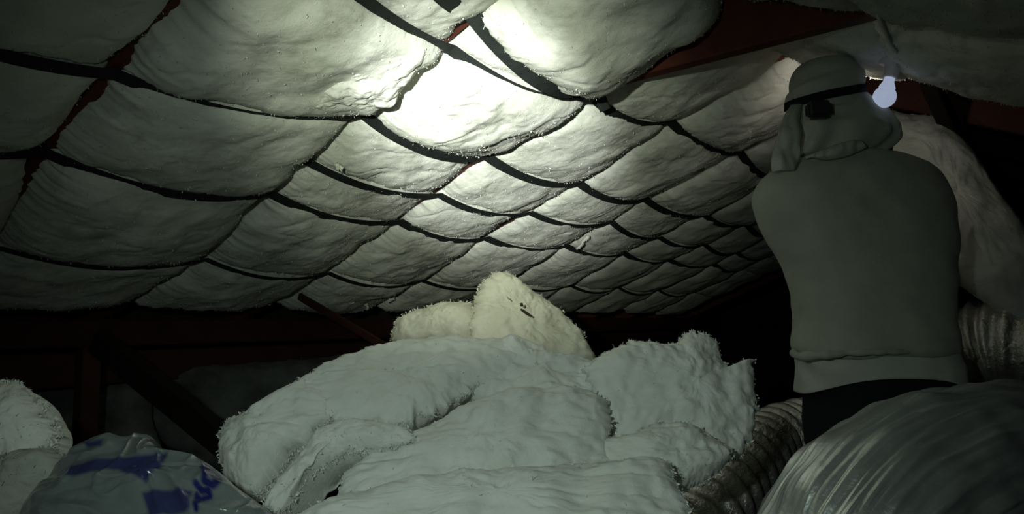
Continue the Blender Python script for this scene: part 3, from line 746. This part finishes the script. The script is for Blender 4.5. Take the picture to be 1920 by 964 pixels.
# head cloth: cap above the headlamp strap, drape below it
HC = at_man(1548, 175, .03)
capr = [(116, 1525, 1572, .05, 2), (119, 1508, 1590, .07, 2), (126, 1496, 1600, .085, 2.1), (140, 1488, 1606, .097, 2.2), (160, 1485, 1608, .102, 2.2), (178, 1484, 1609, .104, 2.2), (196, 1484, 1608, .104, 2.2), (215, 1486, 1606, .10, 2.2)]
FX, FZ = at_man(1545, 155, .04).x, at_man(1545, 155, .04).z
def roll(o_rows, dense): return rings_from(o_rows, dense, .04)
v, f = ring_loft(roll(capr, 5), 64, lambda p, a, t: .004 * noise.noise(Vector((p.x * 12, p.y * 12, p.z * 34))) + .003 * noise.noise(p * 30) + .007 / (1 + math.exp((p.z - FZ - .27 * (p.x - FX)) / .0015)))
cap = fin(mesh_obj('head_cloth', v, f, M['cloth']))
drape_rows = [(168, 1492, 1606, .092, 2.2), (190, 1490, 1630, .092, 2.2), (205, 1486, 1652, .096, 2.2), (225, 1480, 1668, .105, 2.3), (245, 1464, 1676, .125, 2.4), (265, 1458, 1674, .125, 2.4), (285, 1455, 1662, .12, 2.4), (300, 1452, 1640, .11, 2.3)]
def drape_disp(p, a, t):
    return t * .012 * noise.noise(Vector((math.cos(a) * 3, math.sin(a) * 3, p.z * 6))) + .013 * t * math.sin(a * 8 + 4 * noise.noise(p * 8)) + .008 * noise.noise(Vector((p.x * 10 + p.z * 20, p.y * 10, p.z * 16)))
v, f = ring_loft(roll(drape_rows, 5), 96, drape_disp)
fin(mesh_obj('neck_drape', v, f, M['cloth']))
# the long flap at the left of the face and the rolled edge at the nape
def strip(name, pl, pr, dys, thick, m):
    n = 28; L_ = catmull([Vector((x, y, d)) for (x, y), d in zip(pl, dys)], n, False); Rg = catmull([Vector((x, y, d)) for (x, y), d in zip(pr, dys)], n, False); v = []; f = []; W_ = 14
    for k in range(n):
        for q in range(W_ + 1):
            t = q / W_; x = lerp(L_[k].x, Rg[k].x, t); y = lerp(L_[k].y, Rg[k].y, t); b = math.sin(math.pi * t)
            p = at_man(x, y, lerp(L_[k].z, Rg[k].z, t) - .012 * b); p.y += .014 * noise.noise(Vector((x * .07, y * .03, 1))); p.x += .006 * noise.noise(Vector((1, y * .05, t * 2)));  v.append(p)
    for k in range(n - 1):
        for q in range(W_): a = k * (W_ + 1) + q; f.append((a, a + 1, a + W_ + 2, a + W_ + 1))
    o = mesh_obj(name, v, f, m); s = o.modifiers.new('s', 'SOLIDIFY'); s.thickness = thick; s.offset = 0
    return fin(o)
strip('cloth_flap', [(1483, 198), (1466, 230), (1455, 265), (1450, 300), (1449, 322)], [(1502, 196), (1500, 230), (1500, 265), (1498, 298), (1488, 318)], [-.03, -.075, -.10, -.115, -.12], .008, M['cloth'])
strip('cloth_roll', [(1512, 296), (1540, 284), (1570, 272), (1600, 264), (1615, 266)], [(1520, 292), (1545, 298), (1578, 294), (1606, 284), (1622, 276)], [-.10, -.115, -.12, -.115, -.10], .008, M['cloth'])
# headlamp: slanted elastic band with pack at the back and lamp in front
bc = at_man(1546, 184, .04); hw = (at_man(1611, 184).x - at_man(1482, 184).x) / 2
v = []; f = []; seg = 80
for j in range(seg):
    a = 2 * math.pi * j / seg; ca, sa = math.cos(a), math.sin(a)
    rx = hw + .007; ry = .116
    p = bc + Vector((rx * math.copysign(abs(ca) ** .92, ca), ry * math.copysign(abs(sa) ** .92, sa), .022 * ca + .016 * sa))
    o_ = Vector((ca, sa, 0))
    for dz, dr in ((-.012, 0), (.012, -.002), (.012, .002), (-.012, .004)): v.append(p + Vector((0, 0, dz)) + o_ * dr)
for j in range(seg):
    for q in range(4): f.append((j * 4 + q, ((j + 1) % seg) * 4 + q, ((j + 1) % seg) * 4 + (q + 1) % 4, j * 4 + (q + 1) % 4))
band = fin(mesh_obj('headlamp_band', v, f, M['elastic']))
def bevbox(name, c, size, bev, m, parent, rot=0.0):
    bm = bmesh.new(); bmesh.ops.create_cube(bm, size=1)
    for q in bm.verts: q.co = Vector((q.co.x * size[0], q.co.y * size[1], q.co.z * size[2]))
    bmesh.ops.bevel(bm, geom=bm.edges[:], offset=bev, segments=3, affect='EDGES')
    me = bpy.data.meshes.new(name); bm.to_mesh(me); bm.free(); me.materials.append(m)
    o = bpy.data.objects.new(name, me); COL.objects.link(o); o.location = c; o.rotation_euler = (0, rot, 0)
    o.parent = parent; return o
bevbox('battery_pack', at_man(1535, 206, -.092), (.066, .040, .048), .010, M['black'], band, -.06)
bevbox('lamp_housing', at_man(1588, 176, .15), (.060, .035, .045), .010, M['black'], band)
bevbox('lamp_lens', at_man(1592, 175, .17), (.036, .010, .030), .004, M['lens'], band)
lp = at_man(1596, 172, .20)
spot('headlamp_beam', lp, lp + Vector((.40, .5, .10)), 1.9, 165, .8, (1.0, .92, .80), .015)
